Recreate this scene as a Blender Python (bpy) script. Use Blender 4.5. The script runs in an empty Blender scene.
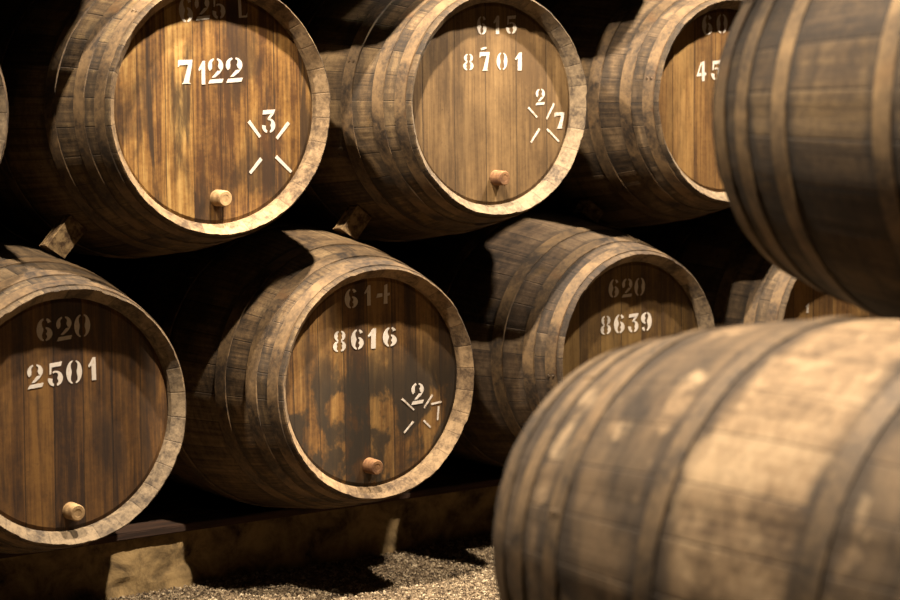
import bpy, bmesh, math, random
from mathutils import Vector, Matrix
import numpy as np

# ------------------------------------------------------------------ basics
SC = bpy.context.scene
COL = SC.collection
PI = math.pi
L = 1.5            # barrel length
RB = 0.475         # bilge radius
NST = 30           # staves around a barrel
HEAD_IN = 0.050    # recess of the head behind the chime
HOOPS = [(0.020, 0.060), (0.105, 0.148), (0.235, 0.282), (0.540, 0.588)]   # distance from either end
ALB = 0.40


def profile(s, rh):
    u = abs((s - L / 2) / (L / 2))
    return rh + (RB - rh) * (1 - u * u)


def mesh_obj(name, verts, faces, mats, parent=None, loc=(0, 0, 0), smooth=False, midx=None):
    me = bpy.data.meshes.new(name)
    me.from_pydata([tuple(v) for v in verts], [], [tuple(f) for f in faces])
    for m in (mats if isinstance(mats, (list, tuple)) else [mats]):
        me.materials.append(m)
    if midx is not None:
        me.polygons.foreach_set('material_index', midx)
    if smooth:
        me.polygons.foreach_set('use_smooth', [True] * len(me.polygons))
        me.set_sharp_from_angle(angle=math.radians(28))
    me.update()
    o = bpy.data.objects.new(name, me)
    COL.objects.link(o)
    o.location = loc
    if parent is not None:
        o.parent = parent
    return o


def empty(name, loc, rz=0.0):
    o = bpy.data.objects.new(name, None)
    o.empty_display_size = 0.1
    COL.objects.link(o)
    o.location = loc
    o.rotation_euler = (0, 0, rz)
    return o


def tag(o, label=None, cat=None, group=None, kind=None):
    if label: o['label'] = label
    if cat: o['category'] = cat
    if group: o['group'] = group
    if kind: o['kind'] = kind
    return o


# ------------------------------------------------------------------ node helper
class NT:
    def __init__(self, name):
        self.m = bpy.data.materials.new(name)
        self.m.use_nodes = True
        self.t = self.m.node_tree
        self.t.nodes.clear()
        self.out = self.t.nodes.new('ShaderNodeOutputMaterial')
        self.b = self.t.nodes.new('ShaderNodeBsdfPrincipled')
        self.t.links.new(self.b.outputs[0], self.out.inputs[0])

    def n(self, typ, ins=None, **props):
        nd = self.t.nodes.new(typ)
        for k, v in props.items():
            setattr(nd, k, v)
        for k, v in (ins or {}).items():
            if hasattr(v, 'is_output'):
                self.t.links.new(v, nd.inputs[k])
            else:
                nd.inputs[k].default_value = v
        return nd

    def math(self, op, a, b=0.0, c=0.0, clamp=False):
        return self.n('ShaderNodeMath', {0: a, 1: b, 2: c}, operation=op, use_clamp=clamp).outputs[0]

    def comb(self, x, y, z):
        return self.n('ShaderNodeCombineXYZ', {0: x, 1: y, 2: z}).outputs[0]

    def noise(self, vec, scale=1.0, detail=4.0, rough=0.6, dist=0.0):
        return self.n('ShaderNodeTexNoise', {'Vector': vec, 'Scale': scale, 'Detail': detail, 'Roughness': rough, 'Distortion': dist}).outputs[0]

    def ramp(self, fac, stops, interp='LINEAR'):
        nd = self.n('ShaderNodeValToRGB', {0: fac})
        cr = nd.color_ramp
        cr.interpolation = interp
        while len(cr.elements) < len(stops):
            cr.elements.new(0.5)
        for e, (p, c) in zip(cr.elements, stops):
            e.position = p
            e.color = tuple(c) + (1,) if len(c) == 3 else c
        return nd.outputs[0]

    def step(self, v, lo, hi):
        return self.n('ShaderNodeMapRange', {0: v, 1: lo, 2: hi, 3: 0.0, 4: 1.0}, interpolation_type='SMOOTHSTEP').outputs[0]

    def mix(self, fac, a, b, mode='MIX'):
        nd = self.n('ShaderNodeMix', None, data_type='RGBA', blend_type=mode)
        for idx, v in ((0, fac), (6, a), (7, b)):
            if hasattr(v, 'is_output'):
                self.t.links.new(v, nd.inputs[idx])
            else:
                nd.inputs[idx].default_value = tuple(v) + (1,) if isinstance(v, (tuple, list)) and len(v) == 3 else v
        return nd.outputs[2]

    def coord(self):
        c = self.n('ShaderNodeTexCoord').outputs['Object']
        s = self.n('ShaderNodeSeparateXYZ', {0: c})
        return c, s.outputs[0], s.outputs[1], s.outputs[2]

    def fin(self, color, rough=0.75, bump=None, bstr=0.3, bdist=0.004, metal=0.0, spec=0.3, alb=None):
        alb = alb or ALB
        color = self.mix(1.0, color, (alb * 1.06, alb, alb * 0.87), 'MULTIPLY')
        for k, v in (('Base Color', color), ('Roughness', rough), ('Metallic', metal), ('Specular IOR Level', spec)):
            if hasattr(v, 'is_output'):
                self.t.links.new(v, self.b.inputs[k])
            else:
                self.b.inputs[k].default_value = tuple(v) + (1,) if isinstance(v, tuple) else v
        if bump is not None:
            bn = self.n('ShaderNodeBump', {'Strength': bstr, 'Distance': bdist, 'Height': bump})
            self.t.links.new(bn.outputs[0], self.b.inputs['Normal'])
        return self.m


def shifted(g, seed):
    c, x, y, z = g.coord()
    v = g.n('ShaderNodeVectorMath', {0: c, 1: (seed * 3.17, seed * 1.31, seed * 2.23)}, operation='ADD').outputs[0]
    return v, x, y, z


def mat_staves(name, seed, dark, mid, light, dirt=0.5, dirtcol=(0.03, 0.02, 0.012), patch=(0.42, 0.25, 0.07), patchamt=0.3, grime=0.75, bare=0.0, gw=0.032, grainamt=0.42, alb=0.29):
    """weathered oak staves running along local Y"""
    g = NT(name)
    v, x, y, z = shifted(g, seed)
    ang = g.math('ARCTAN2', x, z)
    u = g.math('MULTIPLY_ADD', ang, NST / (2 * PI), 0.5 + seed * 7)
    fid = g.math('FLOOR', u)
    fr = g.math('FRACT', u)
    rnd = g.n('ShaderNodeTexWhiteNoise', {1: fid}, noise_dimensions='1D').outputs[0]
    seam = g.math('MINIMUM', fr, g.math('SUBTRACT', 1.0, fr))
    seamm = g.step(seam, 0.0, 0.03)
    gv = g.comb(g.math('MULTIPLY', u, 9.0), g.math('MULTIPLY', y, 2.2), g.math('MULTIPLY', rnd, 9.0))
    grain = g.noise(gv, 1.0, 6, 0.65, 0.3)
    blot = g.noise(v, 5.0, 6, 0.62, 0.4)
    fine = g.noise(v, 55.0, 4, 0.7)
    val = g.math('ADD', g.math('MULTIPLY', grain, grainamt), g.math('ADD', g.math('MULTIPLY', blot, 0.80 - grainamt), g.math('MULTIPLY', fine, 0.30)))
    val = g.math('ADD', val, g.math('MULTIPLY', g.math('SUBTRACT', rnd, 0.5), 0.16))
    col = g.ramp(val, [(0.42, dark), (0.54, mid), (0.67, light)])
    pm = g.math('MULTIPLY', g.step(g.noise(v, 7.0, 5, 0.6, 0.6), 0.56, 0.70), patchamt)
    col = g.mix(pm, col, patch)
    d1 = g.noise(g.n('ShaderNodeVectorMath', {0: v, 1: (5.0, 11.0, 5.0)}, operation='MULTIPLY').outputs[0], 1.0, 7, 0.68, 0.5)
    dm = g.math('MULTIPLY', g.step(d1, 0.50, 0.66), dirt)
    if bare > 0:
        # bilge rubbed bare by rolling; the flanks stay sooty
        big = g.noise(v, 3.4, 5, 0.55, 0.5)
        edge = g.math('ADD', g.math('ABSOLUTE', y), g.math('MULTIPLY', g.math('SUBTRACT', big, 0.5), 0.30))
        sooty = g.math('MULTIPLY', g.step(edge, 0.13, 0.17), bare)
        worn = g.step(g.noise(v, 6.5, 4, 0.5, 0.3), 0.56, 0.62)
        sooty = g.math('MULTIPLY', sooty, g.math('SUBTRACT', 1.0, g.math('MULTIPLY', worn, 0.85)))
        dm = g.math('MULTIPLY', dm, g.math('MULTIPLY_ADD', g.step(edge, 0.13, 0.17), 0.7, 0.3))
        soot = g.ramp(g.noise(g.n('ShaderNodeVectorMath', {0: v, 1: (4.0, 9.0, 4.0)}, operation='MULTIPLY').outputs[0], 1.0, 6, 0.6, 0.4), [(0.40, (0.03, 0.019, 0.010)), (0.62, (0.21, 0.14, 0.08))])
        col = g.mix(sooty, col, soot)
    col = g.mix(dm, col, dirtcol)
    spk = g.math('MULTIPLY', g.step(g.noise(v, 110.0, 2, 0.6), 0.58, 0.68), 0.5)
    col = g.mix(spk, col, dirtcol)
    # soot and rust run-off gathered in the wood along the hoops
    ya = g.math('SUBTRACT', L / 2, g.math('ABSOLUTE', y))
    gm = None
    for (a, b) in HOOPS:
        dd = g.math('SUBTRACT', g.math('ABSOLUTE', g.math('SUBTRACT', ya, (a + b) / 2)), (b - a) / 2)
        k = g.math('SUBTRACT', 1.0, g.step(g.math('ADD', dd, g.math('MULTIPLY', g.math('SUBTRACT', d1, 0.5), 0.16)), -0.004, gw))
        gm = k if gm is None else g.math('MAXIMUM', gm, k)
    col = g.mix(g.math('MULTIPLY', gm, grime), col, dirtcol)
    col = g.mix(g.math('MULTIPLY', g.math('SUBTRACT', 1.0, seamm), 0.6), col, tuple(c * 0.35 for c in dark))
    h = g.math('ADD', g.math('MULTIPLY', seamm, 0.6), g.math('ADD', g.math('MULTIPLY', grain, 0.5), g.math('MULTIPLY', fine, 0.35)))
    return g.fin(col, 0.8, h, 0.5, 0.004, alb=alb)


def mat_chime(name, seed, dark, light):
    """worn end grain of the staves on the rim"""
    g = NT(name)
    v, x, y, z = shifted(g, seed)
    ang = g.math('ARCTAN2', x, z)
    u = g.math('MULTIPLY_ADD', ang, NST / (2 * PI), 0.5 + seed * 7)
    fr = g.math('FRACT', u)
    rnd = g.n('ShaderNodeTexWhiteNoise', {1: g.math('FLOOR', u)}, noise_dimensions='1D').outputs[0]
    seamm = g.step(g.math('MINIMUM', fr, g.math('SUBTRACT', 1.0, fr)), 0.0, 0.04)
    n1 = g.noise(v, 26.0, 6, 0.7)
    n2 = g.noise(v, 90.0, 3, 0.7)
    val = g.math('ADD', g.math('MULTIPLY', n1, 0.62), g.math('ADD', g.math('MULTIPLY', n2, 0.3), g.math('MULTIPLY', rnd, 0.12)))
    col = g.ramp(val, [(0.40, dark), (0.60, light)])
    col = g.mix(g.math('MULTIPLY', g.math('SUBTRACT', 1.0, seamm), 0.28), col, tuple(c * 0.4 for c in dark))
    return g.fin(col, 0.85, g.math('ADD', g.math('MULTIPLY', seamm, 0.5), n1), 0.5, 0.003)


def mat_head(name, seed, dark, mid, light, streak=0.5, mould=0.0, width=0.092, streakcol=(0.035, 0.018, 0.007), alb=0.40):
    """upright boards of a barrel head, in local X / Z"""
    g = NT(name)
    v, x, y, z = shifted(g, seed)
    wob = g.math('MULTIPLY', g.math('SUBTRACT', g.noise(g.comb(0.0, seed, z), 1.3, 1, 0.5), 0.5), 0.02)
    u = g.math('DIVIDE', g.math('ADD', g.math('ADD', x, wob), 3.0 + seed * 0.013), width)
    fid = g.math('FLOOR', u)
    fr = g.math('FRACT', u)
    rnd = g.n('ShaderNodeTexWhiteNoise', {1: g.math('ADD', fid, seed * 1.7)}, noise_dimensions='1D').outputs[0]
    seamm = g.step(g.math('MINIMUM', fr, g.math('SUBTRACT', 1.0, fr)), 0.0, 0.03)
    def sv(kx, kz, off):
        return g.comb(g.math('MULTIPLY', x, kx), g.math('MULTIPLY', rnd, off), g.math('MULTIPLY_ADD', z, kz, seed * 1.9))
    grain = g.noise(sv(120.0, 3.5, 8.0), 1.0, 5, 0.6, 0.4)
    broad = g.noise(sv(26.0, 2.0, 6.0), 1.0, 4, 0.55, 0.5)
    blot = g.noise(v, 6.0, 6, 0.6, 0.5)
    val = g.math('ADD', g.math('MULTIPLY', grain, 0.30), g.math('ADD', g.math('MULTIPLY', broad, 0.36), g.math('ADD', g.math('MULTIPLY', blot, 0.22), g.math('MULTIPLY', g.noise(v, 65.0, 3, 0.7), 0.12))))
    val = g.math('ADD', val, g.math('MULTIPLY', g.math('SUBTRACT', rnd, 0.5), 0.14))
    col = g.ramp(val, [(0.41, dark), (0.51, mid), (0.61, light)])
    st = g.noise(sv(17.0, 1.6, 5.0), 1.0, 6, 0.66, 0.6)
    sm = g.math('MULTIPLY', g.step(st, 0.49, 0.64), streak)
    col = g.mix(sm, col, streakcol)
    if mould > 0:
        mo = g.noise(g.n('ShaderNodeVectorMath', {0: v, 1: (9.0, 9.0, 6.0)}, operation='MULTIPLY').outputs[0], 1.0, 7, 0.62, 0.3)
        band = g.math('SUBTRACT', 1.0, g.step(z, -0.02, 0.20))
        mm = g.math('MULTIPLY', g.math('MULTIPLY', g.step(mo, 0.43, 0.54), band), mould)
        col = g.mix(mm, col, (0.035, 0.026, 0.016))
    bl = g.noise(g.n('ShaderNodeVectorMath', {0: v, 1: (7.0, 7.0, 3.2)}, operation='MULTIPLY').outputs[0], 1.0, 6, 0.6, 0.4)
    col = g.mix(g.math('MULTIPLY', g.step(bl, 0.50, 0.64), streak * 0.8), col, streakcol)
    spk = g.math('MULTIPLY', g.step(g.noise(v, 80.0, 3, 0.7), 0.60, 0.72), 0.35)
    col = g.mix(spk, col, streakcol)
    col = g.mix(g.math('MULTIPLY', g.math('SUBTRACT', 1.0, seamm), 0.75), col, tuple(c * 0.3 for c in dark))
    h = g.math('ADD', g.math('MULTIPLY', seamm, 0.7), g.math('MULTIPLY', grain, 0.5))
    return g.fin(col, 0.62, h, 0.4, 0.003, spec=0.35, alb=alb)


def mat_hoop(name, seed, dark, dust, rust=(0.26, 0.12, 0.035), lo=0.44, hi=0.62, alb=0.40):
    g = NT(name)
    v, x, y, z = shifted(g, seed)
    n1 = g.noise(v, 9.0, 7, 0.66, 0.5)
    n2 = g.noise(v, 70.0, 4, 0.7)
    val = g.math('ADD', g.math('MULTIPLY', n1, 0.7), g.math('MULTIPLY', n2, 0.3))
    col = g.ramp(val, [(lo - 0.06, dark), (hi, dust)])
    rm = g.step(g.noise(v, 6.0, 5, 0.65, 0.4), 0.55, 0.72)
    col = g.mix(g.math('MULTIPLY', rm, 0.6), col, rust)
    return g.fin(col, 0.7, g.math('ADD', n2, n1), 0.35, 0.002, metal=0.15, spec=0.4, alb=alb)


def mat_simple(name, seed, dark, light, scale=14.0, lo=0.38, hi=0.62, rough=0.85, bstr=0.5, bdist=0.004, sx=(1, 1, 1), alb=None):
    g = NT(name)
    v, x, y, z = shifted(g, seed)
    vv = g.n('ShaderNodeVectorMath', {0: v, 1: sx}, operation='MULTIPLY').outputs[0]
    n = g.noise(vv, scale, 7, 0.66, 0.3)
    col = g.ramp(n, [(lo, dark), (hi, light)])
    return g.fin(col, rough, n, bstr, bdist, alb=alb)


def mat_paint(name, seed, worn):
    g = NT(name)
    v, x, y, z = shifted(g, seed)
    n = g.noise(v, 130.0, 5, 0.7)
    m = g.step(n, 0.60 - worn * 0.16, 0.72 - worn * 0.10)
    gr = g.noise(g.n('ShaderNodeVectorMath', {0: v, 1: (160.0, 1.0, 9.0)}, operation='MULTIPLY').outputs[0], 1.0, 3, 0.6)
    base = g.mix(gr, (0.64, 0.58, 0.55), (0.84, 0.80, 0.82))
    col = g.mix(g.math('MULTIPLY', m, 0.35 + worn * 0.5), base, (0.30, 0.19, 0.09))
    return g.fin(col, 0.75, n, 0.2, 0.001, alb=0.52)


# ------------------------------------------------------------------ stencil lettering
def arc(cx, cy, rx, ry, a0, a1, th, tv, n=16):
    out, inn = [], []
    for i in range(n + 1):
        a = math.radians(a0 + (a1 - a0) * i / n)
        c, s = math.cos(a), math.sin(a)
        t = tv + (th - tv) * c * c
        out.append((cx + rx * c, cy + ry * s))
        inn.append((cx + (rx - t) * c, cy + max(ry - t * 0.55 - tv * 0.3, 0.01) * s))
    return ('strip', out, inn)


def poly(*pts):
    return ('poly', list(pts))


SIX = [arc(.52, .5, .50, .5, 99, 261, .42, .08), arc(.50, .31, .50, .31, -80, 78, .40, .08), arc(.54, .74, .40, .26, 18, 72, .24, .10)]


def flip(shapes):
    r = []
    for s in shapes:
        r.append((s[0],) + tuple([(1 - x, 1 - y) for x, y in p] for p in s[1:]))
    return r


GLYPH = {
    '0': [arc(.46, .5, .46, .5, 99, 261, .34, .06), arc(.54, .5, .46, .5, -81, 81, .34, .06)],
    '1': [poly((.42, 0), (.88, 0), (.88, 1), (.60, 1), (.42, .9)), poly((.40, .86), (.40, .66), (.12, .58), (.08, .66))],
    '2': [arc(.46, .70, .44, .30, 100, 222, .26, .08), arc(.54, .70, .44, .30, -42, 82, .32, .08),
          poly((.90, .52), (.62, .50), (.28, .24), (.46, .24), (.76, .40)), poly((.04, 0), (.92, .03), (1, .19), (.16, .16))],
    '3': [poly((.06, .80), (.88, .82), (.98, 1), (.10, .98)), poly((.62, .80), (.86, .80), (.58, .60), (.40, .58)),
          arc(.50, .31, .48, .31, -78, 96, .36, .08), arc(.46, .29, .44, .29, 168, 258, .26, .12)],
    '4': [poly((.56, 0), (.84, 0), (.84, 1), (.62, .94)), poly((.84, .38), (1.02, .42), (1.02, .54), (.84, .52)),
          poly((.0, .34), (.46, .38), (.46, .54), (.10, .56))],
    'Q': [poly((.56, 0), (.84, 0), (.84, 1), (.56, .95)), poly((.84, .26), (1.02, .28), (1.02, .42), (.84, .40)),
          poly((.0, .26), (.50, .26), (.50, .41), (.16, .41)), poly((.0, .30), (.20, .41), (.52, .84), (.48, .95))],
    '5': [poly((.14, .80), (.86, .82), (.94, 1), (.14, .97)), poly((.12, .50), (.24, .54), (.26, .80), (.14, .80)),
          arc(.50, .32, .48, .32, -78, 112, .36, .08), arc(.46, .29, .44, .29, 165, 258, .28, .12)],
    '6': SIX,
    '7': [poly((.0, .70), (.14, .78), (.96, .80), (1, 1), (.02, 1)), poly((.70, .795), (.97, .80), (.76, .06), (.88, 0), (.26, 0), (.38, .06))],
    '8': [arc(.47, .75, .40, .25, 102, 258, .28, .07), arc(.53, .75, .40, .25, -78, 78, .28, .07),
          arc(.46, .26, .46, .26, 102, 258, .33, .07), arc(.54, .26, .46, .26, -78, 78, .33, .07)],
    '9': flip(SIX),
    'L': [poly((.12, .08), (.40, .08), (.40, 1), (.12, 1)), poly((.12, 0), (.95, 0), (1, .2), (.88, .08), (.12, .08))],
}


class Paint:
    """flat paint film: collects polygons in the head plane and extrudes them 0.6 mm"""
    def __init__(self):
        self.v, self.f = [], []

    def add(self, pts):
        a = sum(p[0] * q[1] - q[0] * p[1] for p, q in zip(pts, pts[1:] + pts[:1]))
        if a < 0:
            pts = pts[::-1]
        b = len(self.v)
        n = len(pts)
        self.v += [(x, -0.0006, z) for x, z in pts] + [(x, 0.0006, z) for x, z in pts]
        self.f.append(tuple(b + i for i in range(n)))
        for i in range(n):
            j = (i + 1) % n
            self.f.append((b + j, b + i, b + n + i, b + n + j))

    def glyph(self, ch, cx, cz, w, h, rot, lean=0.0):
        def T(p):
            x, z = (p[0] - .5) * w, (p[1] - .5) * h
            x += lean * z
            return (cx + x * math.cos(rot) - z * math.sin(rot), cz + x * math.sin(rot) + z * math.cos(rot))
        for s in GLYPH[ch]:
            if s[0] == 'poly':
                self.add([T(p) for p in s[1]])
            else:
                o, i = s[1], s[2]
                for k in range(len(o) - 1):
                    self.add([T(o[k]), T(o[k + 1]), T(i[k + 1]), T(i[k])])

    def stroke(self, x0, z0, x1, z1, w):
        d = Vector((x1 - x0, z1 - z0)).normalized()
        n = Vector((-d.y, d.x)) * w / 2
        q = [(x0 + n.x, z0 + n.y), (x0 - n.x, z0 - n.y), (x1 - n.x * .8, z1 - n.y * .8), (x1 + n.x * .8, z1 + n.y * .8)]
        self.add(q)


# ------------------------------------------------------------------ barrel
def lathe(prof, n, closed=False, jit=None):
    """prof: list of (y, r); returns verts, faces around local Y. jit(i, k) -> (dy, dr)"""
    v, f = [], []
    m = len(prof)
    for i in range(n):
        a = 2 * PI * i / n
        for k, (y, r) in enumerate(prof):
            dy, dr = jit(i, k) if jit else (0, 0)
            v.append(((r + dr) * math.sin(a), y + dy, (r + dr) * math.cos(a)))
    rng = range(m) if closed else range(m - 1)
    for i in range(n):
        j = (i + 1) % n
        for k in rng:
            l = (k + 1) % m
            f.append((i * m + k, i * m + l, j * m + l, j * m + k))
    return v, f





def make_barrel(name, loc, rz, rh, seed, ms, mc, mh, mhoop, mbung, mpaint, head=None, roll=0.0):
    rnd = random.Random(seed)
    root = empty(name, loc, rz)
    base = (0, 0, RB)
    # staves: outer skin, bevelled chime and croze at both ends
    so = [0.0, 0.004] + [0.02 + (L - 0.04) * i / 44 for i in range(45)] + [L - 0.004, L]
    end = [(0.0, rh - 0.004)]
    outer = [(s, profile(s, rh)) for s in so]
    outer[0] = (0.0, rh - 0.003)
    outer[-1] = (L, rh - 0.003)
    inner_b = [(L - 0.034, rh - 0.031), (L - 0.075, rh - 0.033)]
    inner_f = [(0.075, rh - 0.033), (0.034, rh - 0.031)]
    prof = outer + inner_b + inner_f
    per = 5
    n = NST * per
    so_r = [rnd.uniform(-.0016, .0016) for _ in range(NST)]
    so_e = [rnd.uniform(-.0022, .0022) for _ in range(NST)]
    m_ = len(prof)
    no = len(outer)
    chips = [rnd.uniform(0, 0.0016) for _ in range(n)]

    def jit(i, k):
        st = (i // per) % NST
        edge = 0.0014 if i % per == 0 else 0.0
        dr = so_r[st] - edge
        if k < 2 or k >= no + 3:
            return (so_e[st] + (chips[i] if k == 0 else 0), dr if k < no else so_r[st] * 0.5)
        return (0, dr if k < no else 0)
    v, f = lathe([(y - L / 2, r) for y, r in prof], n, True, jit)
    midx = []
    for i in range(n):
        for k in range(m_):
            midx.append(1 if (k in (no - 1, no, m_ - 1, m_ - 2)) else 0)
    st = mesh_obj('staves', v, f, [ms, mc], root, base, True, midx)
    st.rotation_euler = (0, roll, 0)
    # heads: a shallow disc let into the croze at either end
    for side in (-1, 1):
        y0 = side * (L / 2 - HEAD_IN)
        rr = rh - 0.0318
        pr = [(y0 + side * 0.0, 0.0), (y0, rr * .5), (y0, rr - .012), (y0 - side * .004, rr), (y0 - side * .024, rr), (y0 - side * .024, 0.0)]
        vv, ff = [], []
        nn = 96
        ring = []
        for (yy, r_) in pr[1:5]:
            ring.append([len(vv) + i for i in range(nn)])
            vv += [(r_ * math.sin(2 * PI * i / nn), yy, r_ * math.cos(2 * PI * i / nn)) for i in range(nn)]
        for a, b in zip(ring[:-1], ring[1:]):
            for i in range(nn):
                j = (i + 1) % nn
                ff.append((a[i], a[j], b[j], b[i]))
        ff.append(tuple(ring[0]))
        ff.append(tuple(reversed(ring[-1])))
        if side == 1:
            ff = [tuple(reversed(q)) for q in ff]
        hd = mesh_obj('head', vv, ff, mh if side < 0 else ms, root, base)
        if side < 0 and head:
            fy = y0 - 0.0007
            for txt, gl in head.get('rows', []):
                rot = 0.0
                if len(gl) > 1:
                    rot = math.atan2(gl[-1][2] - gl[0][2], gl[-1][1] - gl[0][1]) * 0.7
                for ch, cx, cz, w, h in gl:
                    p = Paint()
                    p.glyph(ch, 0, 0, w * .97, h, rot + rnd.uniform(-.02, .02), 0.03)
                    o = mesh_obj('stencilled_figure', p.v, p.f, head.get('tpaint', mpaint) if len(gl) == 1 and ch == '7' else mpaint, hd, (cx, fy, cz))
                    o['label'] = 'white stencilled figure ' + {'Q': '4'}.get(ch, ch) + ('' if len(gl) == 1 else ' of the number ' + txt)
            if head.get('strokes'):
                for s_ in head['strokes']:
                    p = Paint()
                    p.stroke(*s_, head.get('sw', 0.011))
                    mesh_obj('tally_stroke', p.v, p.f, head.get('tpaint', mpaint), hd, (0, fy, 0))
            if head.get('bung'):
                bx, bz = head['bung']
                pr2 = [(0.012, 0.0255), (-0.044, 0.0235), (-0.048, 0.0205), (-0.048, 0.0120), (-0.0472, 0.0112)]
                v2, f2 = lathe(pr2, 28)
                k = len(v2)
                f2.append(tuple(i * 5 + 4 for i in range(28)))
                f2.append(tuple(i * 5 for i in reversed(range(28))))
                bo = mesh_obj('bung', v2, f2, mbung, hd, (bx, y0, bz), False)
                tag(bo, head.get('bunglabel', 'turned wooden bung low on the head'))
    # hoops
    for side in (0, 1):
        for (a, b) in HOOPS:
            s0, s1 = (a, b) if side == 0 else (L - b, L - a)
            steps = 6
            oo = [(s0 + (s1 - s0) * i / steps) for i in range(steps + 1)]
            wob = rnd.uniform(0, 6.28)
            pr = [(s - L / 2, profile(s, rh) + 0.0035) for s in oo] + [(s - L / 2, profile(s, rh) - 0.002) for s in reversed(oo)]

            def jh(i, k):
                aa = 2 * PI * i / 96
                return (0.0016 * math.sin(2 * aa + wob), 0.0005 * math.sin(5 * aa + wob))
            v3, f3 = lathe(pr, 96, True, jh)
            # rivets where the hoop ends overlap
            ra = rnd.uniform(0, 2 * PI)
            for q in (0.3, 0.7):
                s = s0 + (s1 - s0) * q
                r0 = profile(s, rh) + 0.0035
                c0 = Vector((math.sin(ra) * r0, s - L / 2, math.cos(ra) * r0))
                e1 = Vector((math.cos(ra), 0, -math.sin(ra)))
                e2 = Vector((0, 1, 0))
                nr = Vector((math.sin(ra), 0, math.cos(ra)))
                bb = len(v3)
                for (rad, hh) in ((.006, -.001), (.0045, .003)):
                    for t in range(8):
                        v3.append(tuple(c0 + e1 * rad * math.cos(t * PI / 4) + e2 * rad * math.sin(t * PI / 4) + nr * hh))
                for t in range(8):
                    u = (t + 1) % 8
                    f3.append((bb + t, bb + u, bb + 8 + u, bb + 8 + t))
                f3.append(tuple(bb + 8 + t for t in range(8)))
            ho = mesh_obj('hoop', v3, f3, mhoop, root, base, True)
            for p in ho.data.polygons:
                pass
    return root
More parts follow.
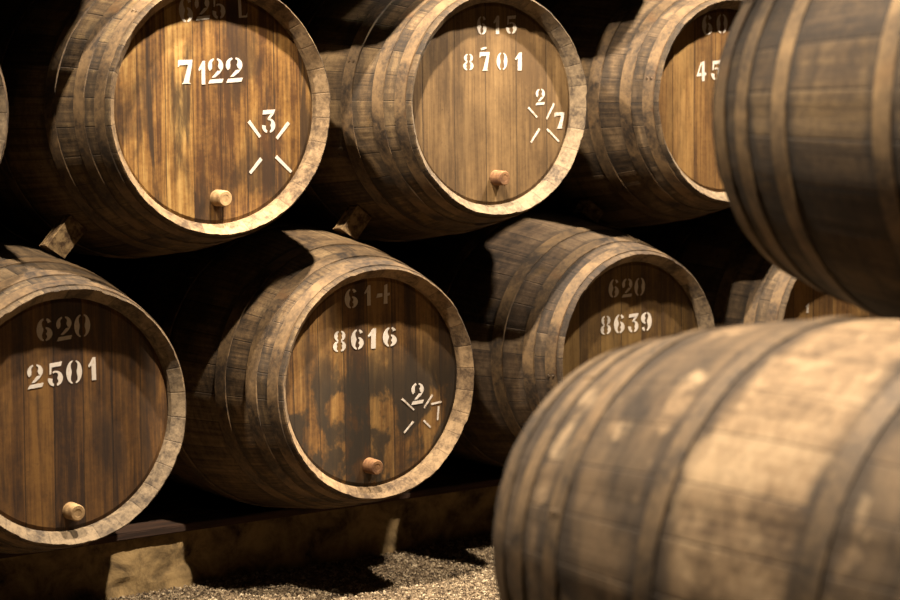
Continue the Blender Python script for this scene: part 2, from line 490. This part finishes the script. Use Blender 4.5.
DATA = {
'7122': {'x': 3.2157, 'z': 0.8599, 'r': 0.3717, 'rows': [('625L', [('6', -0.0936, 0.2864, 0.047, 0.0715), ('2', -0.0385, 0.2926, 0.0524, 0.0695), ('5', 0.0168, 0.2967, 0.0466, 0.069), ('L', 0.0964, 0.3025, 0.0342, 0.072)]), ('7122', [('7', -0.0992, 0.1079, 0.0497, 0.0693), ('1', -0.0432, 0.1049, 0.0278, 0.0688), ('2', 0.0022, 0.1103, 0.0547, 0.0737), ('2', 0.0652, 0.1126, 0.0605, 0.0738)]), ('3', [('3', 0.1815, -0.04, 0.0493, 0.0692)])], 'strokes': [(0.1123, -0.0388, 0.1504, -0.0862), (0.252, -0.0454, 0.2087, -0.0925), (0.2052, -0.1463, 0.2584, -0.1938), (0.1537, -0.1509, 0.1136, -0.1933)], 'bung': (0.0006, -0.2626)} ,
'615': {'x': 4.2402, 'z': 0.851, 'r': 0.357, 'rows': [('615', [('6', -0.0418, 0.2517, 0.0393, 0.0585), ('1', 0.0183, 0.2539, 0.0284, 0.0585), ('5', 0.0789, 0.2551, 0.045, 0.0594)]), ('8701', [('8', -0.0954, 0.1352, 0.0418, 0.0522), ('7', -0.0309, 0.1375, 0.0407, 0.0592), ('0', 0.0399, 0.1375, 0.0444, 0.0554), ('1', 0.1077, 0.1369, 0.0338, 0.058)]), ('2', [('2', 0.1968, 0.0212, 0.0398, 0.0528)]), ('7', [('7', 0.2766, -0.0563, 0.0429, 0.0534)])], 'strokes': [(0.1476, -0.0125, 0.1837, -0.0449), (0.2554, -0.0002, 0.2227, -0.0515), (0.1931, -0.0817, 0.1573, -0.1266), (0.2254, -0.0843, 0.2752, -0.1257), (-0.046, 0.1763, -0.0227, 0.1811)], 'bung': (0.0123, -0.2364)} ,
'8616': {'x': 3.7626, 'z': -0.0001, 'r': 0.3616, 'rows': [('614', [('6', -0.0782, 0.2682, 0.0502, 0.0611), ('1', -0.0162, 0.2739, 0.0289, 0.0633), ('4', 0.041, 0.2745, 0.0516, 0.0618)]), ('8616', [('8', -0.1227, 0.1384, 0.0488, 0.0655), ('6', -0.0573, 0.1393, 0.0494, 0.0634), ('1', -0.0018, 0.1377, 0.0378, 0.0633), ('6', 0.0656, 0.138, 0.0554, 0.0613)]), ('2', [('2', 0.1701, -0.0519, 0.0507, 0.0677)])], 'strokes': [(0.1099, -0.0623, 0.1559, -0.1022), (0.2284, -0.0611, 0.1957, -0.0999), (0.1531, -0.1391, 0.1169, -0.1723), (0.1933, -0.1399, 0.2205, -0.1652), (0.2235, -0.0905, 0.2640, -0.0865), (0.2520, -0.1000, 0.2480, -0.1440)], 'bung': (-0.019, -0.2613)} ,
'2501': {'x': 2.7055, 'z': 0.0016, 'r': 0.3655, 'rows': [('620', [('6', -0.0574, 0.2483, 0.0507, 0.0648), ('2', 0.0032, 0.2474, 0.0503, 0.0684), ('0', 0.0603, 0.2514, 0.0512, 0.065)]), ('2501', [('2', -0.0894, 0.1185, 0.0514, 0.0676), ('5', -0.0272, 0.1195, 0.0496, 0.0678), ('0', 0.0313, 0.1209, 0.0507, 0.0667), ('1', 0.0886, 0.1246, 0.0301, 0.0653)])], 'strokes': [], 'bung': (0.0087, -0.2761)} ,
'8639': {'x': 4.8337, 'z': -0.0015, 'r': 0.3512, 'rows': [('620', [('6', -0.0819, 0.2328, 0.0472, 0.0625), ('2', -0.0222, 0.2307, 0.0481, 0.0641), ('0', 0.0349, 0.2312, 0.0481, 0.061)]), ('8639', [('8', -0.1176, 0.11, 0.047, 0.0636), ('6', -0.0575, 0.1102, 0.0492, 0.0642), ('3', 0.0061, 0.1088, 0.0484, 0.0642), ('9', 0.0658, 0.1092, 0.0502, 0.0648)])], 'strokes': [], 'bung': None} ,
'60': {'x': 5.2616, 'z': 0.863, 'r': 0.3519, 'rows': [('60', [('6', -0.0839, 0.2613, 0.049, 0.0691), ('0', -0.0134, 0.2668, 0.0524, 0.0667)]), ('45', [('Q', -0.1102, 0.1031, 0.0437, 0.0681), ('5', -0.0387, 0.1061, 0.0523, 0.0681)])], 'strokes': [], 'bung': None} ,
}
# ------------------------------------------------------------------ materials
CH_A = mat_chime('chime_tan', 1, (0.10, 0.062, 0.034), (0.42, 0.29, 0.17))
CH_B = mat_chime('chime_grey', 2, (0.09, 0.065, 0.045), (0.36, 0.27, 0.18))
HP_A = mat_hoop('hoop_brown', 1, (0.05, 0.030, 0.016), (0.36, 0.23, 0.115), lo=0.46, hi=0.60, alb=0.29)
HP_B = mat_hoop('hoop_tan', 2, (0.06, 0.038, 0.02), (0.31, 0.205, 0.105), rust=(0.24, 0.135, 0.055))
HP_C = mat_hoop('hoop_sooty', 3, (0.045, 0.030, 0.018), (0.30, 0.20, 0.11), rust=(0.34, 0.21, 0.10))
BUNG_PALE = mat_simple('bung_pale', 3, (0.26, 0.15, 0.065), (0.62, 0.42, 0.22), 30)
BUNG_DARK = mat_simple('bung_dark', 4, (0.16, 0.07, 0.03), (0.42, 0.22, 0.10), 30)
PAINT = mat_paint('stencil_paint', 1, 0.25)
PAINT_WORN = mat_paint('stencil_paint_worn', 2, 0.9)

SPEC = {
 '7122': dict(st=mat_staves('staves_ochre', 1, (0.05, 0.028, 0.012), (0.20, 0.125, 0.06), (0.42, 0.29, 0.15), 0.6, patchamt=0.35),
      hd=mat_head('head_golden', 1.3, (0.11, 0.045, 0.010), (0.36, 0.185, 0.048), (0.66, 0.42, 0.15), 0.85),
      label='dark oak barrel stencilled 625 and 7122 in the upper row'),
 '615': dict(st=mat_staves('staves_tan', 2, (0.05, 0.030, 0.014), (0.22, 0.14, 0.07), (0.44, 0.30, 0.16), 0.55, patchamt=0.35),
      hd=mat_head('head_pale_tan', 2.1, (0.17, 0.10, 0.042), (0.30, 0.185, 0.082), (0.42, 0.27, 0.125), 0.35, width=0.125),
      label='oak barrel with a pale tan head stencilled 615 and 8701'),
 '60': dict(st=mat_staves('staves_brown', 3, (0.05, 0.030, 0.015), (0.20, 0.13, 0.07), (0.38, 0.26, 0.15), 0.5, patchamt=0.25),
      hd=mat_head('head_orange_brown', 3.4, (0.13, 0.06, 0.018), (0.29, 0.155, 0.05), (0.44, 0.26, 0.095), 0.4, width=0.10),
      label='oak barrel stencilled 60 and 45, half hidden behind the near upper barrel'),
 '8616': dict(st=mat_staves('staves_dusty', 4, (0.06, 0.036, 0.018), (0.26, 0.165, 0.085), (0.52, 0.36, 0.20), 0.45, patchamt=0.3),
      hd=mat_head('head_mouldy', 4.2, (0.09, 0.040, 0.010), (0.30, 0.150, 0.040), (0.50, 0.29, 0.095), 0.45, mould=0.9, alb=0.33),
      label='mould-stained oak barrel stencilled 614 and 8616 in the lower row'),
 '2501': dict(st=mat_staves('staves_worn', 5, (0.06, 0.038, 0.020), (0.25, 0.165, 0.088), (0.48, 0.34, 0.20), 0.5, patchamt=0.2),
      hd=mat_head('head_umber', 5.5, (0.045, 0.018, 0.005), (0.16, 0.072, 0.016), (0.30, 0.15, 0.036), 0.6, alb=0.36),
      label='dark umber oak barrel stencilled 620 and 2501 in the lower row'),
 '8639': dict(st=mat_staves('staves_grey_brown', 6, (0.045, 0.028, 0.017), (0.18, 0.115, 0.068), (0.36, 0.25, 0.155), 0.5, patchamt=0.3),
      hd=mat_head('head_olive_brown', 6.6, (0.09, 0.045, 0.012), (0.20, 0.115, 0.032), (0.31, 0.19, 0.066), 0.45),
      label='oak barrel stencilled 620 and 8639 behind the near lower barrel'),
}
SPEC['7122'].update(bung=BUNG_PALE, paint=PAINT, chime=CH_A, hoop=HP_A)
SPEC['615'].update(bung=BUNG_DARK, paint=PAINT, chime=CH_B, hoop=HP_A)
SPEC['60'].update(bung=BUNG_PALE, paint=PAINT, chime=CH_B, hoop=HP_A)
SPEC['8616'].update(bung=BUNG_DARK, paint=PAINT, chime=CH_A, hoop=HP_A)
SPEC['2501'].update(bung=BUNG_PALE, paint=PAINT, chime=CH_B, hoop=HP_A)
SPEC['8639'].update(bung=BUNG_PALE, paint=PAINT, chime=CH_B, hoop=HP_A)

FAR_GROUP = 'barrels stacked along the far side of the aisle'
NEAR_GROUP = 'barrels on the near side of the aisle'
seed = 11
placed = {}
for key, sp in SPEC.items():
    d = DATA[key]
    hd = dict(rows=d['rows'], strokes=d['strokes'], bung=d['bung'], sw=0.0065 if key == '8616' else (0.0075 if key == '615' else 0.011))
    if key in ('615', '8616'):
        hd['tpaint'] = PAINT_WORN
    zc = 0.0 if d['z'] < 0.4 else 0.86
    o = make_barrel('barrel', (d['x'], L / 2, zc - RB), 0, d['r'], seed, sp['st'], sp['chime'], sp['hd'], sp['hoop'], sp['bung'], sp['paint'], hd, roll=seed * 0.37)
    tag(o, sp['label'], 'barrel', FAR_GROUP)
    placed[key] = o
    seed += 1

def plain(key, x, zc, rh, label, head=None, y=L / 2, rz=0.0, group=FAR_GROUP, st=None, hoop=None):
    global seed
    sp = SPEC[key]
    o = make_barrel('barrel', (x, y, zc - RB), rz, rh, seed, st or sp['st'], sp['chime'], sp['hd'], hoop or sp['hoop'], sp['bung'], PAINT_WORN, head, roll=seed * 0.37)
    tag(o, label, 'barrel', group)
    seed += 1
    return o

# neighbours at the ends of the far rows
plain('8639', 2.175, 0.86, 0.360, 'barrel cut off by the left edge, only its rim showing')
plain('60', 5.852, 0.0, 0.355, 'barrel at the far right, glimpsed in the gap between the two near barrels',
      dict(rows=[('1', [('1', -0.175, 0.102, 0.024, 0.034)])], strokes=[], bung=None))
# the row stacked above, out of the frame, rests on the upper row and shades it
for xx in (1.66, 2.70, 3.73, 4.75):
    plain('8639', xx, 1.71, 0.360, 'barrel of the topmost row above the frame', group='barrels of the topmost row')

# near side
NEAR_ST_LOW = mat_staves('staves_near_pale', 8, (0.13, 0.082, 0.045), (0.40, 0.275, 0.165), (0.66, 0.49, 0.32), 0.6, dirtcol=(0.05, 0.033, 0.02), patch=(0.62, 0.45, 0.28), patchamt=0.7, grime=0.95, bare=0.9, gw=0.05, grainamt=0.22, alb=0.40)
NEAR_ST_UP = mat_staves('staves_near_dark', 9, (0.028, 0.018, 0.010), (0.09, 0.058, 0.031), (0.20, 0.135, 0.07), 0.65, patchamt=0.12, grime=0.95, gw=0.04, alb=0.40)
YN = -2.211
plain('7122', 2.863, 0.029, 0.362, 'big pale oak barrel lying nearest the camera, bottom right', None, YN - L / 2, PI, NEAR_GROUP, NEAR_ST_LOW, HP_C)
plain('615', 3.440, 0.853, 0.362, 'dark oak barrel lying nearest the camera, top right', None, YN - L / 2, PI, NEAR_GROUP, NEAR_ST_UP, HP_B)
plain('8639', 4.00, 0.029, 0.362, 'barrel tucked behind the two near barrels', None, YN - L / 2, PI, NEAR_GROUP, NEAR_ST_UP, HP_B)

# ------------------------------------------------------------------ chocks between the rows
WOOD_CHOCK = mat_simple('chock_wood', 7, (0.10, 0.055, 0.025), (0.52, 0.36, 0.19), 38, 0.40, 0.60)
def chock(low, rl, up, ru, s, phi, w, dep, label, y0=0.0, sgn=1):
    """block wedged between a lower and an upper barrel, phi from the vertical on the lower one"""
    r1, r2 = profile(s, rl) + 0.0045, profile(s, ru) + 0.0045
    base = Vector((low[0] + r1 * math.sin(phi) * sgn, low[1] + r1 * math.cos(phi)))
    dv = Vector((up[0], up[1])) - base
    gap = dv.length - r2
    d = dv.normalized()
    p = Vector((-d.y, d.x))
    o = empty('chock', (base.x, y0 + s, base.y))
    bm = bmesh.new()
    bmesh.ops.create_cube(bm, size=1.0)
    for v_ in bm.verts:
        a, b, c = v_.co.x * w, v_.co.y * dep, (v_.co.z + .5)
        # keep both ends on the curved barrels
        t = 0.004 + c * (gap - 0.002)
        q = base + p * a + d * t
        if c < .5:
            vec = q - Vector(low); 
            if vec.length < r1: q = Vector(low) + vec.normalized() * r1
        else:
            vec = q - Vector(up)
            if vec.length < r2: q = Vector(up) + vec.normalized() * r2
        v_.co = (q.x - base.x, b, q.y - base.y)
    bmesh.ops.bevel(bm, geom=bm.edges[:], offset=0.004, segments=2, affect='EDGES')
    me = bpy.data.meshes.new('chock')
    bm.to_mesh(me); bm.free()
    me.materials.append(WOOD_CHOCK)
    bpy.data.objects.remove(o)
    o = bpy.data.objects.new('chock', me)
    COL.objects.link(o)
    o.location = (base.x, y0 + s, base.y)
    tag(o, label, 'chock', 'wooden chocks wedged between the barrel rows')
    return o
P_ = lambda k: (DATA[k]['x'], 0.0 if DATA[k]['z'] < .4 else .86)
R_ = lambda k: DATA[k]['r']
chock(P_('2501'), R_('2501'), P_('7122'), R_('7122'), .385, math.radians(17), .062, .05, 'pale lit chock standing on the 2501 barrel')
chock(P_('8616'), R_('8616'), P_('615'), R_('615'), .40, math.radians(17), .062, .05, 'chock on the 8616 barrel, under the pale-headed barrel')
chock(P_('8639'), R_('8639'), P_('60'), R_('60'), .46, math.radians(17), .075, .05, 'dark unlit chock standing on the 8639 barrel')
chock(P_('8616'), R_('8616'), P_('7122'), R_('7122'), .66, math.radians(17), .062, .05, 'shaded chock on the 8616 barrel, under the 7122 barrel', sgn=-1)
chock(P_('8639'), R_('8639'), P_('615'), R_('615'), .66, math.radians(17), .062, .05, 'shaded chock on the 8639 barrel, under the pale-headed barrel', sgn=-1)

# ------------------------------------------------------------------ floor, kerb, rails, walls
FZ = -0.68
def grid(name, x0, x1, y0, y1, nx, ny, zf, mat):
    v = [(x0 + (x1 - x0) * i / nx, y0 + (y1 - y0) * j / ny, 0) for j in range(ny + 1) for i in range(nx + 1)]
    v = [(x, y, zf(x, y)) for x, y, _ in v]
    f = [(j * (nx + 1) + i, j * (nx + 1) + i + 1, (j + 1) * (nx + 1) + i + 1, (j + 1) * (nx + 1) + i) for j in range(ny) for i in range(nx)]
    return mesh_obj(name, v, f, mat, None, (0, 0, 0), True)
g = NT('gravel_ground')
v, x, y, z = shifted(g, 3)
n1 = g.noise(v, 120.0, 4, 0.7)
n2 = g.noise(v, 5.0, 4, 0.6)
col = g.ramp(n1, [(0.35, (0.045, 0.032, 0.022)), (0.52, (0.20, 0.145, 0.095)), (0.68, (0.46, 0.36, 0.25))])
col = g.mix(g.math('MULTIPLY', g.step(n2, .5, .7), .35), col, (0.10, 0.072, 0.048))
GRAVEL_FLOOR = g.fin(col, 0.9, n1, 0.8, 0.006, alb=0.6)
fl = grid('floor', -1.5, 9.0, -7.0, 2.2, 60, 60, lambda a, b: FZ + 0.004 * math.sin(a * 7 + b * 3) - 0.004, GRAVEL_FLOOR)
tag(fl, 'sandy gravel floor of the cellar aisle', 'floor', kind='structure')

# loose gravel: one mass of tiny stones
rng = np.random.default_rng(5)
NP_ = 42000
px = rng.uniform(2.3, 4.9, NP_); py = rng.uniform(-0.75, 0.56, NP_)
rad = rng.uniform(0.0022, 0.0058, NP_)
oct_v = np.array([(1, 0, 0), (-1, 0, 0), (0, 1, 0), (0, -1, 0), (0, 0, 1), (0, 0, -1)], float)
oct_f = np.array([(0, 2, 4), (2, 1, 4), (1, 3, 4), (3, 0, 4), (2, 0, 5), (1, 2, 5), (3, 1, 5), (0, 3, 5)])
sc = rad[:, None, None] * rng.uniform(.6, 1.3, (NP_, 1, 3))
vv = oct_v[None] * sc
th = rng.uniform(0, 2 * PI, NP_)
c_, s_ = np.cos(th)[:, None], np.sin(th)[:, None]
tilt = rng.uniform(-.7, .7, NP_)[:, None]
x2, z2 = vv[:, :, 0] * np.cos(tilt) - vv[:, :, 2] * np.sin(tilt), vv[:, :, 0] * np.sin(tilt) + vv[:, :, 2] * np.cos(tilt)
xr, yr = x2 * c_ - vv[:, :, 1] * s_, x2 * s_ + vv[:, :, 1] * c_
V = np.stack([xr + px[:, None], yr + py[:, None], z2 + FZ + rad[:, None] * .35 + 0.001 + 0.004 * np.sin(px * 7 + py * 3)[:, None]], -1).reshape(-1, 3)
Fc = (oct_f[None] + (np.arange(NP_) * 6)[:, None, None]).reshape(-1, 3)
g = NT('pebbles')
v, x, y, z = shifted(g, 6)
cell = g.n('ShaderNodeTexVoronoi', {'Vector': v, 'Scale': 95.0})
col = g.ramp(g.n('ShaderNodeSeparateColor', {0: cell.outputs['Color']}).outputs[0], [(0.0, (0.05, 0.036, 0.025)), (0.45, (0.22, 0.16, 0.105)), (0.8, (0.46, 0.37, 0.26)), (1.0, (0.66, 0.56, 0.43))])
PEB = g.fin(col, 0.85, alb=0.6)
gr = mesh_obj('gravel', V.tolist(), Fc.tolist(), PEB)
tag(gr, 'loose fine gravel scattered in front of the kerb', 'gravel', kind='stuff')

STONE = mat_simple('kerb_stone', 9, (0.07, 0.042, 0.018), (0.62, 0.43, 0.21), 9, 0.34, 0.60, 0.92, 0.9, 0.012, alb=0.33)
def kerb(name, x0, x1, yf, yb, ztop, label):
    nx, nz = 220, 14
    rr = random.Random(3)
    from mathutils import noise as N
    v, f = [], []
    def disp(xx, zz):
        p_ = Vector((xx * 5.5, zz * 7.0, 1.7))
        a = N.fractal(p_, 0.7, 2.1, 5)
        b = N.fractal(Vector((xx * 30, zz * 30, 4.1)), 0.7, 2.1, 3)
        return a * 0.022 + b * 0.005
    sg = 1 if yb > yf else -1
    for j in range(nz + 1):
        zz = FZ - .03 + (ztop - FZ + .03) * j / nz
        for i in range(nx + 1):
            xx = x0 + (x1 - x0) * i / nx
            slope = (1 - j / nz) * -0.02
            v.append((xx, yf + sg * (abs(disp(xx, zz)) + slope + 0.012), zz))
    for j in range(nz):
        for i in range(nx):
            a = j * (nx + 1) + i
            f.append((a, a + 1, a + nx + 2, a + nx + 1) if sg > 0 else (a, a + nx + 1, a + nx + 2, a + 1))
    b0 = len(v)
    for i in range(nx + 1):
        v.append((x0 + (x1 - x0) * i / nx, yb, ztop))
    for i in range(nx):
        a = nz * (nx + 1) + i
        f.append((a, a + 1, b0 + i + 1, b0 + i) if sg > 0 else (a, b0 + i, b0 + i + 1, a + 1))
    b1 = len(v)
    for i in range(nx + 1):
        v.append((x0 + (x1 - x0) * i / nx, yb, FZ - .03))
    for i in range(nx):
        f.append((b0 + i, b0 + i + 1, b1 + i + 1, b1 + i) if sg > 0 else (b0 + i, b1 + i, b1 + i + 1, b0 + i + 1))
    o = mesh_obj(name, v, f, STONE, None, (0, 0, 0), True)
    tag(o, label, 'kerb', kind='structure')
    return o
kerb('trim_1', 0.6, 8.6, 0.54, 1.20, -0.500, 'low rough stone kerb carrying the far barrels')
kerb('trim_2', 2.2, 8.6, YN - 0.54, YN - 1.20, -0.471, 'low rough stone kerb carrying the near barrels')
RAIL = mat_simple('rail_wood', 8, (0.03, 0.013, 0.007), (0.10, 0.048, 0.026), 12, sx=(.4, 6, 6))
def rail(x0, x1, yc, w, ztop, zbot, label):
    bm = bmesh.new()
    bmesh.ops.create_cube(bm, size=1.0)
    for v_ in bm.verts:
        v_.co = (v_.co.x * (x1 - x0), v_.co.y * w, v_.co.z * (ztop - zbot))
    bmesh.ops.bevel(bm, geom=bm.edges[:], offset=0.004, segments=2, affect='EDGES')
    me = bpy.data.meshes.new('stillage_rail')
    bm.to_mesh(me); bm.free()
    me.materials.append(RAIL)
    o = bpy.data.objects.new('stillage_rail', me)
    COL.objects.link(o)
    o.location = ((x0 + x1) / 2, yc, (ztop + zbot) / 2)
    tag(o, label, 'rail', 'wooden rails under the barrels')
    return o
rail(0.8, 8.4, 0.585, 0.12, -0.4745, -0.499, 'thin reddish wooden rail on the stone kerb beneath the lower row')
rail(0.8, 8.4, L - 0.585, 0.12, -0.4745, -0.499, 'rear wooden rail beneath the lower row, behind the kerb front')
rail(2.3, 8.4, YN - 0.585, 0.12, -0.4455, -0.470, 'wooden rail under the aisle end of the near barrels')
rail(2.3, 8.4, YN - L + 0.585, 0.12, -0.4455, -0.470, 'wooden rail under the camera end of the near barrels')

WALL = mat_simple('cellar_wall', 12, (0.02, 0.016, 0.012), (0.07, 0.055, 0.04), 4)
def slab(name, x0, x1, y0, y1, z0, z1, mat, label, cat):
    v = [(a, b, c) for a in (x0, x1) for b in (y0, y1) for c in (z0, z1)]
    f = [(0, 1, 3, 2), (4, 6, 7, 5), (0, 4, 5, 1), (2, 3, 7, 6), (0, 2, 6, 4), (1, 5, 7, 3)]
    o = mesh_obj(name, v, f, mat)
    tag(o, label, cat, kind='structure')
slab('wall_back', -1.6, 9.0, 1.85, 2.05, FZ - .02, 3.4, WALL, 'dark cellar wall behind the far barrels', 'wall')
slab('wall_right', 9.0, 9.2, -7.0, 2.05, FZ - .02, 3.4, WALL, 'dark cellar wall at the end of the aisle', 'wall')
slab('ceiling', -1.6, 9.2, -7.0, 2.05, 3.4, 3.6, WALL, 'dark cellar ceiling', 'ceiling')

# ------------------------------------------------------------------ light
def spot(name, loc, target, watts, size, blend=0.5, rad=0.03, col=(1.0, 0.86, 0.68)):
    ld = bpy.data.lights.new(name, 'SPOT')
    ld.energy = watts
    ld.spot_size = math.radians(size)
    ld.spot_blend = blend
    ld.shadow_soft_size = rad
    ld.color = col
    o = bpy.data.objects.new(name, ld)
    COL.objects.link(o)
    o.location = loc
    o.rotation_euler = (Vector(target) - Vector(loc)).to_track_quat('-Z', 'Y').to_euler()
    return o
LW = 1150
for xx, yy, zz, k, tx, cone in ((2.05, -0.65, 2.85, 0.8, 0.6, 130), (3.42, -0.65, 2.68, 1.05, 0.30, 96), (5.22, -0.65, 2.68, 1.0, 0.05, 104)):
    spot('aisle_spotlight', (xx, yy, zz), (xx + tx, -0.05, 0.0), LW * k, cone, 0.7)
spot('near_spotlight', (2.38, -2.75, 2.90), (2.70, -3.15, 0.2), 1500, 56, 0.6)
spot('aisle_downlight', (3.28, -1.56, 2.68), (3.31, 0.42, -0.6), 1500, 14, 0.5)

w = bpy.data.worlds.new('World')
SC.world = w
w.use_nodes = True
w.node_tree.nodes['Background'].inputs[0].default_value = (1.0, 0.8, 0.6, 1)
w.node_tree.nodes['Background'].inputs[1].default_value = 0.001

# ------------------------------------------------------------------ camera
cd = bpy.data.cameras.new('Camera')
cam = bpy.data.objects.new('Camera', cd)
COL.objects.link(cam)
yaw, pitch, roll = (math.radians(a) for a in (36.25373262, -5.70277276, -0.49425911))
F = Vector((math.sin(yaw) * math.cos(pitch), math.cos(yaw) * math.cos(pitch), math.sin(pitch)))
R0 = Vector((math.cos(yaw), -math.sin(yaw), 0))
U0 = R0.cross(F)
Rv = R0 * math.cos(roll) + U0 * math.sin(roll)
Uv = U0 * math.cos(roll) - R0 * math.sin(roll)
M = Matrix((Rv, Uv, -F)).transposed().to_4x4()
M.translation = Vector((0, -5.49230601, 0.92506069))
cam.matrix_world = M
cd.sensor_width = 36.0
cd.lens = 2159.0923902943473 / 900 * 36.0
cd.clip_start = 0.05
cd.dof.use_dof = True
cd.dof.focus_distance = 6.55
cd.dof.aperture_fstop = 2.8
SC.camera = cam
SC.view_settings.view_transform = 'Standard'
SC.view_settings.look = 'None'
SC.view_settings.exposure = 0.0
SC.view_settings.gamma = 1.0
SC.view_settings.use_curve_mapping = False
